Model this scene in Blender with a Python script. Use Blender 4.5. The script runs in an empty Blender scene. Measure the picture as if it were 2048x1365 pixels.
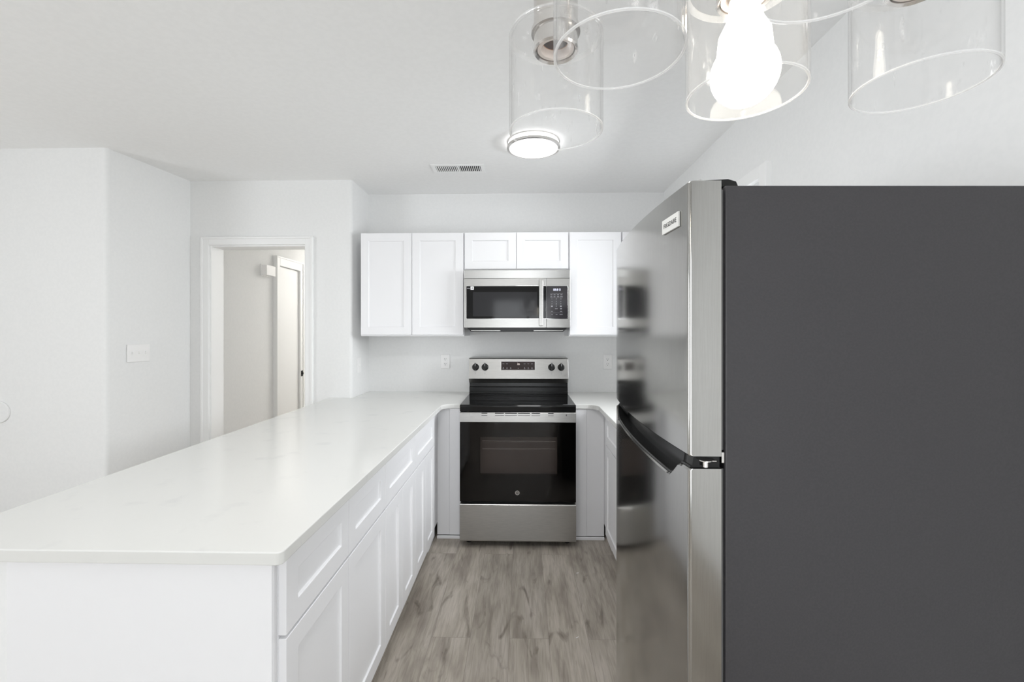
import bpy, bmesh, math
from mathutils import Vector, Matrix
C = bpy.context.scene.collection
sc = bpy.context.scene

# ------------------------------------------------------------------ camera
FPX = 890.0
CAM_Z = 1.412
cd = bpy.data.cameras.new('camera')
cam = bpy.data.objects.new('camera', cd)
C.objects.link(cam)
cam.location = (0, 0, CAM_Z)
cam.rotation_euler = (math.pi / 2, 0, math.atan(21 / FPX))
cd.sensor_width = 36
cd.lens = 36 * FPX / 2048
cd.shift_y = -20.5 / 2048
cd.clip_start = 0.02
sc.camera = cam

# ------------------------------------------------------------------ view, world, daylight and added fill lights
sc.view_settings.view_transform = 'Standard'
sc.view_settings.look = 'None'
sc.view_settings.gamma = 1
sc.view_settings.use_curve_mapping = False
sc.view_settings.exposure = 0.27
sc.cycles.transparent_max_bounces = 40
sc.cycles.max_bounces = 14
sc.cycles.diffuse_bounces = 8

w = bpy.data.worlds.new('world')
sc.world = w
w.use_nodes = True
w.node_tree.nodes['Background'].inputs[0].default_value = (0.80, 0.89, 1.0, 1)
w.node_tree.nodes['Background'].inputs[1].default_value = 0.4


def area(name, loc, rot, sx, sy, power, color):
    l = bpy.data.lights.new(name, 'AREA')
    l.shape = 'RECTANGLE'
    l.size = sx
    l.size_y = sy
    l.energy = power
    l.color = color
    o = bpy.data.objects.new(name, l)
    C.objects.link(o)
    o.location = loc
    o.rotation_euler = rot
    return o


PI = math.pi
DAY = (0.965, 0.975, 1.0)
area('rear_fill_light', (0.1, -1.95, 1.07), (PI / 2, 0, 0), 1.3, 1.8, 34, DAY)                         # added fill from behind the camera, no door known there; faces +Y
area('left_fill_light', (-4.85, -0.4, 1.2), (PI / 2 + math.radians(20), 0, -PI / 2), 2.2, 1.9, 76, DAY)  # added fill for the ceiling, its window is invented; faces +X
area('kitchen_window_daylight', (1.9, 2.49, 2.0), (PI / 2 - math.radians(15), 0, PI / 2), 1.2, 1.2, 96, DAY)  # faces -X


# ------------------------------------------------------------------ materials
def mat(name, color, rough=0.5, metal=0.0, spec=0.5, emit=None, estr=0.0, coat=0.0):
    m = bpy.data.materials.new(name)
    m.use_nodes = True
    b = m.node_tree.nodes['Principled BSDF']
    b.inputs['Base Color'].default_value = (*color, 1)
    b.inputs['Roughness'].default_value = rough
    b.inputs['Metallic'].default_value = metal
    b.inputs['Specular IOR Level'].default_value = spec
    b.inputs['Coat Weight'].default_value = coat
    if emit:
        b.inputs['Emission Color'].default_value = (*emit, 1)
        b.inputs['Emission Strength'].default_value = estr
    return m


def nd(m, t, **kw):
    n = m.node_tree.nodes.new(t)
    for k, v in kw.items():
        setattr(n, k, v)
    return n


def lk(m, a, b):
    m.node_tree.links.new(a, b)


def add_noise_color(m, c1, c2, scale, lo=0.4, hi=0.6, detail=4, vec_scale=(1, 1, 1), bump=0.0, rough=None):
    b = m.node_tree.nodes['Principled BSDF']
    tc = nd(m, 'ShaderNodeTexCoord')
    mp = nd(m, 'ShaderNodeMapping')
    mp.inputs['Scale'].default_value = vec_scale
    lk(m, tc.outputs['Object'], mp.inputs[0])
    n = nd(m, 'ShaderNodeTexNoise')
    n.inputs['Scale'].default_value = scale
    n.inputs['Detail'].default_value = detail
    lk(m, mp.outputs[0], n.inputs['Vector'])
    r = nd(m, 'ShaderNodeValToRGB')
    r.color_ramp.elements[0].position = lo
    r.color_ramp.elements[1].position = hi
    r.color_ramp.elements[0].color = (*c1, 1)
    r.color_ramp.elements[1].color = (*c2, 1)
    lk(m, n.outputs['Fac'], r.inputs[0])
    lk(m, r.outputs[0], b.inputs['Base Color'])
    if bump:
        bp = nd(m, 'ShaderNodeBump')
        bp.inputs['Strength'].default_value = bump
        bp.inputs['Distance'].default_value = 0.001
        lk(m, n.outputs['Fac'], bp.inputs['Height'])
        lk(m, bp.outputs[0], b.inputs['Normal'])
    if rough:
        mr = nd(m, 'ShaderNodeMapRange')
        mr.inputs['To Min'].default_value = rough[0]
        mr.inputs['To Max'].default_value = rough[1]
        lk(m, n.outputs['Fac'], mr.inputs[0])
        lk(m, mr.outputs[0], b.inputs['Roughness'])
    return m


M_WALL = add_noise_color(mat('painted_wall', (0.8, 0.8, 0.8), 0.85, spec=0.25), (0.795, 0.798, 0.795), (0.81, 0.812, 0.808), 60, bump=0.04)
M_CEIL = add_noise_color(mat('painted_ceiling', (0.8, 0.8, 0.8), 0.95, spec=0.1), (0.855, 0.855, 0.85), (0.87, 0.87, 0.865), 40, bump=0.04)
M_TRIM = mat('white_trim_paint', (0.86, 0.86, 0.855), 0.4)
M_CAB = mat('white_cabinet_paint', (0.835, 0.835, 0.85), 0.33)
M_PLAST = mat('white_plastic', (0.86, 0.855, 0.85), 0.35)
M_COUNTER = add_noise_color(mat('white_quartz', (0.85, 0.85, 0.83), 0.16), (0.67, 0.67, 0.66), (0.72, 0.72, 0.70), 9, 0.27, 0.40, 9, (1, 1, 1))
M_STEEL = add_noise_color(mat('brushed_steel', (0.6, 0.6, 0.58), 0.25, 1.0), (0.42, 0.415, 0.405), (0.46, 0.455, 0.44), 60, vec_scale=(.3, .3, 8), rough=(0.25, 0.36))
M_STEELV = add_noise_color(mat('brushed_fridge_steel', (0.5, 0.5, 0.5), 0.25, 1.0), (0.39, 0.385, 0.37), (0.41, 0.405, 0.39), 60, vec_scale=(8, 8, .3), rough=(0.11, 0.16))
M_NICKEL = mat('brushed_nickel', (0.66, 0.64, 0.62), 0.18, 1.0)
M_CHROME = mat('chrome', (0.8, 0.8, 0.8), 0.08, 1.0)
M_FSIDE = add_noise_color(mat('charcoal_fridge_side', (0.07, 0.07, 0.075), 0.5), (0.036, 0.0345, 0.038), (0.041, 0.039, 0.0425), 260, bump=0.25)
M_BLACKG = mat('black_glass', (0.008, 0.008, 0.008), 0.05, spec=0.25)
M_BLACKP = mat('black_plastic', (0.010, 0.010, 0.010), 0.28, spec=0.3)
M_BLACKM = mat('black_enamel', (0.007, 0.007, 0.007), 0.22, spec=0.28)
M_CAVITY = mat('oven_enamel', (0.17, 0.145, 0.135), 0.4)
M_GREY = mat('grey_gasket', (0.10, 0.10, 0.10), 0.6)
M_LETTER = mat('white_lettering', (0.75, 0.75, 0.78), 0.5)
M_DLETTER = mat('dark_lettering', (0.03, 0.03, 0.03), 0.5)
M_DIM = mat('grey_lettering', (0.30, 0.30, 0.32), 0.5)
M_DISP = mat('lit_display', (0.5, 0.5, 0.6), 0.5, emit=(0.8, 0.85, 1.0), estr=0.55)
M_DISPW = mat('lit_clock', (0.5, 0.5, 0.5), 0.5, emit=(1.0, 0.85, 0.75), estr=0.6)
M_PANELB = mat('brown_black_display_glass', (0.018, 0.009, 0.008), 0.1)
M_KEYS = mat('keypad_black', (0.028, 0.026, 0.030), 0.12)
M_MWGLASS = mat('microwave_window', (0.03, 0.03, 0.032), 0.08, spec=0.22)
M_BADGE = mat('pale_badge', (0.60, 0.60, 0.58), 0.4)
M_POCKET = mat('pocket_black', (0.008, 0.008, 0.008), 0.22, spec=0.3)
M_LABEL = mat('paper_label', (0.9, 0.9, 0.9), 0.6)
M_CERAMIC = mat('socket_ceramic', (0.8, 0.72, 0.68), 0.4)
M_COPPER = mat('socket_brass', (0.7, 0.45, 0.28), 0.25, 1.0)
M_LED = mat('led_diffuser', (0.9, 0.9, 0.9), 0.5, emit=(1, 1, 1), estr=3.0)
M_BULB = mat('lit_bulb', (0.9, 0.9, 0.88), 0.3, emit=(1.0, 0.93, 0.80), estr=7.0)
M_DARK = mat('dark_void', (0.02, 0.02, 0.02), 0.8)


def glass_mat(name, tint, ior=1.5, haze=0.0):
    m = bpy.data.materials.new(name)
    m.use_nodes = True
    nt = m.node_tree
    nt.nodes.remove(nt.nodes['Principled BSDF'])
    out = nt.nodes['Material Output']
    t = nd(m, 'ShaderNodeBsdfTransparent')
    t.inputs[0].default_value = (*tint, 1)
    g = nd(m, 'ShaderNodeBsdfGlossy')
    g.inputs['Roughness'].default_value = 0.02
    # Schlick reflectance, the same from both sides of each surface
    ge = nd(m, 'ShaderNodeNewGeometry')
    dt = nd(m, 'ShaderNodeVectorMath', operation='DOT_PRODUCT')
    lk(m, ge.outputs['Normal'], dt.inputs[0])
    lk(m, ge.outputs['Incoming'], dt.inputs[1])
    ab = nd(m, 'ShaderNodeMath', operation='ABSOLUTE')
    lk(m, dt.outputs['Value'], ab.inputs[0])
    om = nd(m, 'ShaderNodeMath', operation='SUBTRACT')
    om.inputs[0].default_value = 1
    lk(m, ab.outputs[0], om.inputs[1])
    pw = nd(m, 'ShaderNodeMath', operation='POWER')
    lk(m, om.outputs[0], pw.inputs[0])
    pw.inputs[1].default_value = 5
    r0 = ((ior - 1) / (ior + 1)) ** 2
    fr = nd(m, 'ShaderNodeMath', operation='MULTIPLY_ADD')
    lk(m, pw.outputs[0], fr.inputs[0])
    fr.inputs[1].default_value = 1 - r0
    fr.inputs[2].default_value = r0
    mx = nd(m, 'ShaderNodeMixShader')
    lk(m, fr.outputs[0], mx.inputs[0])
    lk(m, t.outputs[0], mx.inputs[1])
    lk(m, g.outputs[0], mx.inputs[2])
    last = mx
    if haze:                                 # pale haze painted in to lighten the glass, plus small streaky smudges
        tc = nd(m, 'ShaderNodeTexCoord')
        mp = nd(m, 'ShaderNodeMapping')
        mp.inputs['Scale'].default_value = (1, 1, 0.35)
        lk(m, tc.outputs['Object'], mp.inputs[0])
        n = nd(m, 'ShaderNodeTexNoise')
        n.inputs['Scale'].default_value = 95
        n.inputs['Detail'].default_value = 2
        lk(m, mp.outputs[0], n.inputs['Vector'])
        mr = nd(m, 'ShaderNodeMapRange')
        mr.inputs['From Min'].default_value = 0.66
        mr.inputs['From Max'].default_value = 0.80
        mr.inputs['To Min'].default_value = haze
        mr.inputs['To Max'].default_value = 0.45
        lk(m, n.outputs['Fac'], mr.inputs[0])
        df = nd(m, 'ShaderNodeBsdfTranslucent')
        d2_ = nd(m, 'ShaderNodeBsdfDiffuse')
        d2_.inputs[0].default_value = (0.95, 0.95, 0.95, 1)
        df.inputs[0].default_value = (0.95, 0.95, 0.95, 1)
        hm = nd(m, 'ShaderNodeMixShader')
        lk(m, df.outputs[0], hm.inputs[1])
        lk(m, d2_.outputs[0], hm.inputs[2])
        last = nd(m, 'ShaderNodeMixShader')
        lk(m, mr.outputs[0], last.inputs[0])
        lk(m, mx.outputs[0], last.inputs[1])
        lk(m, hm.outputs[0], last.inputs[2])
    lk(m, last.outputs[0], out.inputs[0])
    return m


M_GLASS = glass_mat('clear_shade_glass', (0.99, 0.99, 0.99), 1.42, haze=0.022)
M_PANE = glass_mat('window_glass', (0.97, 0.98, 0.98), 1.45)
M_OVENG = glass_mat('tinted_oven_glass', (0.68, 0.66, 0.65), 1.33)
M_RIM = mat('glass_rim_highlight', (0.9, 0.9, 0.9), 0.1)  # half-clear white stands in for light caught along the bottom rim
_b = M_RIM.node_tree.nodes['Principled BSDF']
_b.inputs['Alpha'].default_value = 0.5
M_TOPRIM = mat('glass_top_highlight', (0.9, 0.9, 0.9), 0.1)  # faint white paints the bright line on the upper glass edge
M_TOPRIM.node_tree.nodes['Principled BSDF'].inputs['Alpha'].default_value = 0.22


def floor_mat():
    m = mat('grey_oak_planks', (0.3, 0.27, 0.24), 0.42, spec=0.35)
    b = m.node_tree.nodes['Principled BSDF']
    tc = nd(m, 'ShaderNodeTexCoord')
    rot = nd(m, 'ShaderNodeMapping')
    rot.inputs['Rotation'].default_value = (0, 0, PI / 2)
    rot.inputs['Location'].default_value = (0.37, 0.06, 0)
    lk(m, tc.outputs['Object'], rot.inputs[0])
    br = nd(m, 'ShaderNodeTexBrick')
    br.offset = 0.37
    br.inputs['Color1'].default_value = (0, 0, 0, 1)
    br.inputs['Color2'].default_value = (1, 1, 1, 1)
    br.inputs['Mortar'].default_value = (0.5, 0.5, 0.5, 1)
    br.inputs['Scale'].default_value = 1
    br.inputs['Mortar Size'].default_value = 0.0009
    br.inputs['Mortar Smooth'].default_value = 0.3
    br.inputs['Brick Width'].default_value = 1.22
    br.inputs['Row Height'].default_value = 0.18
    lk(m, rot.outputs[0], br.inputs['Vector'])
    # offset the grain per plank
    mul = nd(m, 'ShaderNodeVectorMath', operation='MULTIPLY')
    lk(m, br.outputs['Color'], mul.inputs[0])
    mul.inputs[1].default_value = (7.3, 13.1, 5.7)
    add = nd(m, 'ShaderNodeVectorMath', operation='ADD')
    lk(m, tc.outputs['Object'], add.inputs[0])
    lk(m, mul.outputs[0], add.inputs[1])

    def noise(scale, vs, detail, dist):
        mp = nd(m, 'ShaderNodeMapping')
        mp.inputs['Scale'].default_value = vs
        lk(m, add.outputs[0], mp.inputs[0])
        n = nd(m, 'ShaderNodeTexNoise')
        n.inputs['Scale'].default_value = scale
        n.inputs['Detail'].default_value = detail
        n.inputs['Distortion'].default_value = dist
        lk(m, mp.outputs[0], n.inputs['Vector'])
        return n
    n1 = noise(3.2, (4.2, 0.8, 1), 3, 0.5)
    n2 = noise(14, (6, 0.5, 1), 6, 0.9)
    n3 = noise(3.4, (3.0, 0.9, 1), 4, 1.8)
    r1 = nd(m, 'ShaderNodeValToRGB')
    e = r1.color_ramp.elements
    e[0].position = 0.30
    e[0].color = (0.285, 0.25, 0.215, 1)
    e[1].position = 0.66
    e[1].color = (0.475, 0.43, 0.378, 1)
    k = e.new(0.48)
    k.color = (0.40, 0.36, 0.308, 1)
    lk(m, n1.outputs['Fac'], r1.inputs[0])
    r2 = nd(m, 'ShaderNodeValToRGB')
    e = r2.color_ramp.elements
    e[0].position = 0.3
    e[0].color = (0.78, 0.77, 0.76, 1)
    e[1].position = 0.62
    e[1].color = (1.05, 1.05, 1.05, 1)
    lk(m, n2.outputs['Fac'], r2.inputs[0])
    r3 = nd(m, 'ShaderNodeValToRGB')
    e = r3.color_ramp.elements
    e[0].position = 0.24
    e[0].color = (0.40, 0.38, 0.36, 1)
    e[1].position = 0.40
    e[1].color = (1, 1, 1, 1)
    lk(m, n3.outputs['Fac'], r3.inputs[0])
    m1 = nd(m, 'ShaderNodeMix', data_type='RGBA', blend_type='MULTIPLY')
    m1.inputs[0].default_value = 1
    lk(m, r1.outputs[0], m1.inputs[6])
    lk(m, r2.outputs[0], m1.inputs[7])
    m2 = nd(m, 'ShaderNodeMix', data_type='RGBA', blend_type='MULTIPLY')
    m2.inputs[0].default_value = 1
    lk(m, m1.outputs[2], m2.inputs[6])
    lk(m, r3.outputs[0], m2.inputs[7])
    # per plank value
    pv = nd(m, 'ShaderNodeMapRange')
    pv.inputs['To Min'].default_value = 0.93
    pv.inputs['To Max'].default_value = 1.06
    lk(m, br.outputs['Color'], pv.inputs[0])
    m3 = nd(m, 'ShaderNodeMix', data_type='RGBA', blend_type='MULTIPLY')
    m3.inputs[0].default_value = 1
    lk(m, m2.outputs[2], m3.inputs[6])
    lk(m, pv.outputs[0], m3.inputs[7])
    m4 = nd(m, 'ShaderNodeMix', data_type='RGBA', blend_type='MIX')
    lk(m, br.outputs['Fac'], m4.inputs[0])
    lk(m, m3.outputs[2], m4.inputs[6])
    m4.inputs[7].default_value = (0.24, 0.21, 0.18, 1)
    lk(m, m4.outputs[2], b.inputs['Base Color'])
    return m


M_FLOOR = floor_mat()


# ------------------------------------------------------------------ mesh helpers
def box(bm, x0, x1, y0, y1, z0, z1):
    vs = [bm.verts.new((x, y, z)) for x in (x0, x1) for y in (y0, y1) for z in (z0, z1)]
    for f in ((0, 1, 3, 2), (4, 6, 7, 5), (0, 4, 5, 1), (2, 3, 7, 6), (0, 2, 6, 4), (1, 5, 7, 3)):
        bm.faces.new([vs[i] for i in f])
    return bm


def boxes(*args):
    bm = bmesh.new()
    for a in args:
        box(bm, *a)
    return bm


def prism(bm, pts, axis, a0, a1):
    """extrude a closed 2D outline; axis 'x': pts are (y,z); 'y': (x,z); 'z': (x,y)"""
    def P(p, a):
        return {'x': (a, p[0], p[1]), 'y': (p[0], a, p[1]), 'z': (p[0], p[1], a)}[axis]
    A = [bm.verts.new(P(p, a0)) for p in pts]
    B = [bm.verts.new(P(p, a1)) for p in pts]
    n = len(pts)
    bm.faces.new(A)
    bm.faces.new(B[::-1])
    for i in range(n):
        bm.faces.new((A[i], B[i], B[(i + 1) % n], A[(i + 1) % n]))
    bmesh.ops.recalc_face_normals(bm, faces=bm.faces[:])
    return bm


def rrect(x0, x1, z0, z1, r, n=5):
    pts = []
    for cx, cz, a in ((x1 - r, z1 - r, 0), (x0 + r, z1 - r, 90), (x0 + r, z0 + r, 180), (x1 - r, z0 + r, 270)):
        for i in range(n + 1):
            t = math.radians(a + 90 * i / n)
            pts.append((cx + r * math.cos(t), cz + r * math.sin(t)))
    return pts


def lathe(bm, prof, cx, cy, seg=48, axis='z', close=False):
    """revolve (r, h) profile; axis z: h is z.  axis y: circle in XZ around (cx, cz=cy), h is y"""
    rings = []
    for r, h in prof:
        ring = []
        for i in range(seg):
            t = 2 * PI * i / seg
            if axis == 'z':
                co = (cx + r * math.cos(t), cy + r * math.sin(t), h)
            else:
                co = (cx + r * math.cos(t), h, cy + r * math.sin(t))
            ring.append(bm.verts.new(co))
        rings.append(ring)
    n = len(rings)
    for k in range(n if close else n - 1):
        a, b = rings[k], rings[(k + 1) % n]
        for i in range(seg):
            j = (i + 1) % seg
            bm.faces.new((a[i], a[j], b[j], b[i]))
    if not close:
        for ring in (rings[0], rings[-1]):
            bm.faces.new(ring)
    bmesh.ops.recalc_face_normals(bm, faces=bm.faces[:])
    return bm


def tube(bm, pts, r, seg=10):
    pts = [Vector(p) for p in pts]
    rings = []
    for i, p in enumerate(pts):
        d = (pts[min(i + 1, len(pts) - 1)] - pts[max(i - 1, 0)]).normalized()
        u = d.orthogonal().normalized() if i == 0 else (rings_u - d * rings_u.dot(d)).normalized()
        rings_u = u
        v = d.cross(u)
        rings.append([bm.verts.new(p + (u * math.cos(2 * PI * k / seg) + v * math.sin(2 * PI * k / seg)) * r) for k in range(seg)])
    for a, b in zip(rings, rings[1:]):
        for k in range(seg):
            bm.faces.new((a[k], a[(k + 1) % seg], b[(k + 1) % seg], b[k]))
    bm.faces.new(rings[0])
    bm.faces.new(rings[-1])
    bmesh.ops.recalc_face_normals(bm, faces=bm.faces[:])
    return bm


def world_loc(o):
    v = Vector((0, 0, 0))
    while o:
        v += o.location
        o = o.parent
    return v


def obj(name, bm, m, parent=None, bevel=0.0, smooth=False, seg=2):
    """link bm (world coordinates) as one object under parent"""
    if parent:
        off = world_loc(parent)
        bmesh.ops.translate(bm, verts=bm.verts[:], vec=-off)
    me = bpy.data.meshes.new(name)
    bm.normal_update()
    bm.to_mesh(me)
    bm.free()
    me.materials.append(m)
    o = bpy.data.objects.new(name, me)
    C.objects.link(o)
    o.parent = parent
    if smooth:
        for p in me.polygons:
            p.use_smooth = True
        try:
            me.set_sharp_from_angle(angle=math.radians(35))
        except Exception:
            pass
    if bevel:
        b = o.modifiers.new('bevel', 'BEVEL')
        b.width = bevel
        b.segments = seg
        b.limit_method = 'ANGLE'
        b.angle_limit = math.radians(40)
        b.harden_normals = False
    return o


def weighted(o):
    m_ = o.modifiers.new('weighted_normals', 'WEIGHTED_NORMAL')
    m_.keep_sharp = True
    m_.weight = 100
    return o


def tag(o, label, cat, group=None):
    o['label'] = label
    o['category'] = cat
    if group:
        o['group'] = group
    return o


def thing(name, label, cat, loc, group=None):
    o = bpy.data.objects.new(name, None)
    o.empty_display_size = 0.1
    C.objects.link(o)
    o.location = loc
    return tag(o, label, cat, group)


def struct(name, bm, m, parent=None, bevel=0.0, seg=2, smooth=False):
    o = obj(name, bm, m, parent, bevel, smooth, seg)
    if not parent:
        o['kind'] = 'structure'
    return o


def copy_tree(o, parent=None):
    c = o.copy()
    C.objects.link(c)
    c.parent = parent
    for ch in list(o.children):
        copy_tree(ch, c)
    return c


def text_bm(body, size, mtx, extrude=0.0003, align='CENTER', spacing=1.0):
    cu = bpy.data.curves.new('lettering', 'FONT')
    cu.body = body
    cu.size = size
    cu.extrude = extrude
    cu.align_x = align
    cu.align_y = 'CENTER'
    cu.space_character = spacing
    o = bpy.data.objects.new('lettering_source', cu)
    C.objects.link(o)
    bpy.context.view_layer.update()
    dg = bpy.context.evaluated_depsgraph_get()
    me = bpy.data.meshes.new_from_object(o.evaluated_get(dg))
    bm = bmesh.new()
    bm.from_mesh(me)
    bmesh.ops.transform(bm, matrix=mtx, verts=bm.verts[:])
    bpy.data.objects.remove(o)
    bpy.data.curves.remove(cu)
    bpy.data.meshes.remove(me)
    return bm


def face_back(x, y, z):          # lettering on a surface that faces -Y
    return Matrix.Translation((x, y, z)) @ Matrix.Rotation(PI / 2, 4, 'X')


def face_left(x, y, z, tilt=0.0):  # lettering on a surface that faces -X
    return Matrix.Translation((x, y, z)) @ Matrix.Rotation(-PI / 2 + tilt, 4, 'Z') @ Matrix.Rotation(PI / 2, 4, 'X')


def merge(*bms):
    out = bmesh.new()
    for b in bms:
        me = bpy.data.meshes.new('tmp')
        b.to_mesh(me)
        b.free()
        out.from_mesh(me)
        bpy.data.meshes.remove(me)
    return out


# ------------------------------------------------------------------ room shell
CEIL = 2.53
XR = 1.14       # right wall face
YB = 3.62       # kitchen back wall face
YD = 3.265      # doorway wall face
XL = -2.535      # short left wall face
YL = 2.655       # face of left wall that looks at the camera
XRET = -1.262   # return wall beside the kitchen
XW = -4.6       # far left wall
YR = -1.8       # wall behind the camera

struct('floor', boxes((XW - .12, XR + .12, YR - .12, 6.4, -0.08, 0)), M_FLOOR)
struct('ceiling', boxes((XW - .12, XR + .12, YR - .12, 6.4, CEIL, CEIL + .1)), M_CEIL)
struct('wall_back', boxes((XRET - .02, XR + .12, YB, YB + .12, 0, CEIL)), M_WALL)
# right wall with the window opening
WY0, WY1, WZ0, WZ1 = 2.12, 2.86, 1.20, 2.13
struct('wall_right', boxes((XR, XR + .12, YR, WY0, 0, CEIL), (XR, XR + .12, WY1, YB, 0, CEIL),
                           (XR, XR + .12, WY0, WY1, 0, WZ0), (XR, XR + .12, WY0, WY1, WZ1, CEIL)), M_WALL)
# wall with the doorway
DX0, DX1, DZ = -2.335, -1.600, 2.055
struct('wall_doorway', boxes((-2.478, DX0, YD, YD + .135, 0, CEIL), (DX0, DX1, YD, YD + .135, DZ, CEIL),
                             (DX1, XRET - .1, YD, YD + .135, 0, CEIL)), M_WALL)
bm = bmesh.new()
r = 0.022
arc = [(XRET - r + r * math.cos(math.radians(a)), YD + r - r * math.sin(math.radians(a))) for a in range(0, 91, 10)]
prism(bm, [(XRET, YB)] + arc + [(XRET - .1, YD), (XRET - .1, YB)], 'z', 0, CEIL)
struct('wall_return', bm, M_WALL, smooth=True)
bm = bmesh.new()
arc = [(XL - r + r * math.cos(math.radians(a)), YL + r - r * math.sin(math.radians(a))) for a in range(0, 91, 10)]
prism(bm, [(-2.4655, YD + .134)] + arc + [(XW, YL), (XW, YL + .12), (XL - .12, YL + .12), (XL - .12, YD + .135)], 'z', 0, CEIL)
struct('wall_left', bm, M_WALL, smooth=True)
# far left wall and wall behind the camera, each with an added window opening
struct('wall_far_left', boxes((XW - .12, XW, YR, -1.5, 0, CEIL), (XW - .12, XW, .7, YL + .12, 0, CEIL),
                              (XW - .12, XW, -1.5, .7, 0, 0.4), (XW - .12, XW, -1.5, .7, 2.3, CEIL)), M_WALL)
struct('wall_rear', boxes((XW, -.57, YR - .12, YR, 0, CEIL), (.77, XR, YR - .12, YR, 0, CEIL),
                          (-.57, .77, YR - .12, YR, 0, 0.1), (-.57, .77, YR - .12, YR, 2.05, CEIL)), M_WALL)
# hallway beyond the doorway
XH = -2.405
struct('wall_hall_left', boxes((XH - .1, XH, YD + .135, 6.3, 0, CEIL)), M_WALL)
struct('wall_hall_right', boxes((-1.30, -1.20, YB + .12, 6.3, 0, CEIL)), M_WALL)
struct('wall_hall_end', boxes((XH, -1.30, 6.2, 6.3, 0, CEIL)), M_WALL)
# low wall behind the peninsula cabinets
struct('wall_peninsula', boxes((-1.335, -1.214, 1.035, YD, 0, 0.883)), M_WALL)


# windows
def window(name, axis, wall, depth_dir, a0, a1, z0, z1, mull, casing):
    """axis 'x': opening in a wall of constant X ; a is Y.   axis 'y': constant Y ; a is X"""
    fr = bmesh.new()

    def bx(b, p0, p1, q0, q1, zz0, zz1):
        p0, p1 = min(p0, p1), max(p0, p1)
        if axis == 'x':
            box(b, p0, p1, q0, q1, zz0, zz1)
        else:
            box(b, q0, q1, p0, p1, zz0, zz1)
    t = 0.045
    p0, p1 = wall + depth_dir * 0.05, wall + depth_dir * 0.10
    bx(fr, p0, p1, a0, a0 + t, z0, z1)
    bx(fr, p0, p1, a1 - t, a1, z0, z1)
    bx(fr, p0, p1, a0 + t, a1 - t, z0, z0 + t)
    bx(fr, p0, p1, a0 + t, a1 - t, z1 - t, z1)
    for k in range(1, mull + 1):
        c = a0 + (a1 - a0) * k / (mull + 1)
        bx(fr, p0, p1, c - .02, c + .02, z0 + t, z1 - t)
    zm = (z0 + z1) / 2
    bx(fr, p0 + depth_dir * .005, p1 - depth_dir * .005, a0 + t, a1 - t, zm - .018, zm + .018)
    root = struct(name, fr, M_TRIM, bevel=0.002)
    pn = bmesh.new()
    bx(pn, wall + depth_dir * .073, wall + depth_dir * .077, a0 + t, a1 - t, z0 + t, z1 - t)
    obj('pane', pn, M_PANE, root)
    cs = bmesh.new()
    w_ = 0.06
    c0, c1 = wall - depth_dir * casing, wall + depth_dir * 0.001
    bx(cs, c0, c1, a0 - w_, a0, z0 - w_, z1 + w_)
    bx(cs, c0, c1, a1, a1 + w_, z0 - w_, z1 + w_)
    bx(cs, c0, c1, a0, a1, z1, z1 + w_)
    bx(cs, c0, c1, a0, a1, z0 - w_, z0)
    obj('window_casing', cs, M_TRIM, root, bevel=0.003)


window('window_1', 'x', XR, 1, WY0, WY1, WZ0, WZ1, 0, 0.03)
window('added_window_rear', 'y', YR, -1, -.57, .77, 0.1, 2.05, 1, 0.02)  # unseen glazed opening added to house the rear fill
window('added_window_left', 'x', XW, -1, -1.5, .7, 0.4, 2.3, 1, 0.02)  # unseen window added so the left fill can reach the ceiling

# door casing and jamb of the hall doorway
bm = bmesh.new()
cw = 0.057
for y0, y1 in ((YD - .018, YD + .001), (YD + .134, YD + .153)):
    box(bm, DX0 - cw + .005, DX0 + .005, y0, y1, 0, DZ + cw - .005)
    box(bm, DX1 - .005, DX1 + cw - .005, y0, y1, 0, DZ + cw - .005)
    box(bm, DX0 + .005, DX1 - .005, y0, y1, DZ - .005, DZ + cw - .005)
# thin raised back band of the front casing
box(bm, DX0 - cw + .003, DX0 - cw + .019, YD - .024, YD - .016, 0, DZ + cw - .003)
box(bm, DX1 + cw - .019, DX1 + cw - .003, YD - .024, YD - .016, 0, DZ + cw - .003)
box(bm, DX0 - cw + .019, DX1 + cw - .019, YD - .024, YD - .016, DZ + cw - .019, DZ + cw - .003)
d1 = struct('door_1', bm, M_TRIM, bevel=0.003)
bm = boxes((DX0, DX0 + .016, YD - .001, YD + .136, 0, DZ), (DX1 - .016, DX1, YD - .001, YD + .136, 0, DZ),
           (DX0 + .016, DX1 - .016, YD - .001, YD + .136, DZ - .016, DZ))
obj('door_jamb', bm, M_TRIM, d1, bevel=0.002)

# closed door along the hallway's left wall
bm = boxes((XH, XH + .036, 4.236, 4.298, 0, 2.14), (XH, XH + .036, 4.698, 4.765, 0, 2.14), (XH, XH + .036, 4.298, 4.698, 2.05, 2.14),
           (XH + .036, XH + .042, 4.236, 4.254, 0, 2.14), (XH + .036, XH + .042, 4.747, 4.765, 0, 2.14), (XH + .036, XH + .042, 4.254, 4.747, 2.125, 2.14))
d2 = struct('door_2', bm, M_TRIM, bevel=0.002)
obj('door_leaf', boxes((XH, XH + .014, 4.301, 4.695, 0.01, 2.046)), M_TRIM, d2, bevel=0.002)
hb = lathe(bmesh.new(), [(0.012, 0), (0.012, 0.012)], 0, 0, 16)
bmesh.ops.rotate(hb, verts=hb.verts[:], cent=(0, 0, 0), matrix=Matrix.Rotation(PI / 2, 3, 'Y'))
bmesh.ops.translate(hb, verts=hb.verts[:], vec=(XH + .040, 4.722, .955))
o = obj('door_latch', merge(hb, boxes((XH + .036, XH + .041, 4.708, 4.740, .925, .985))), M_BLACKP, d2)
o['label'] = 'small dark latch'

# ------------------------------------------------------------------ cabinets
RAIL = 0.057


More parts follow.
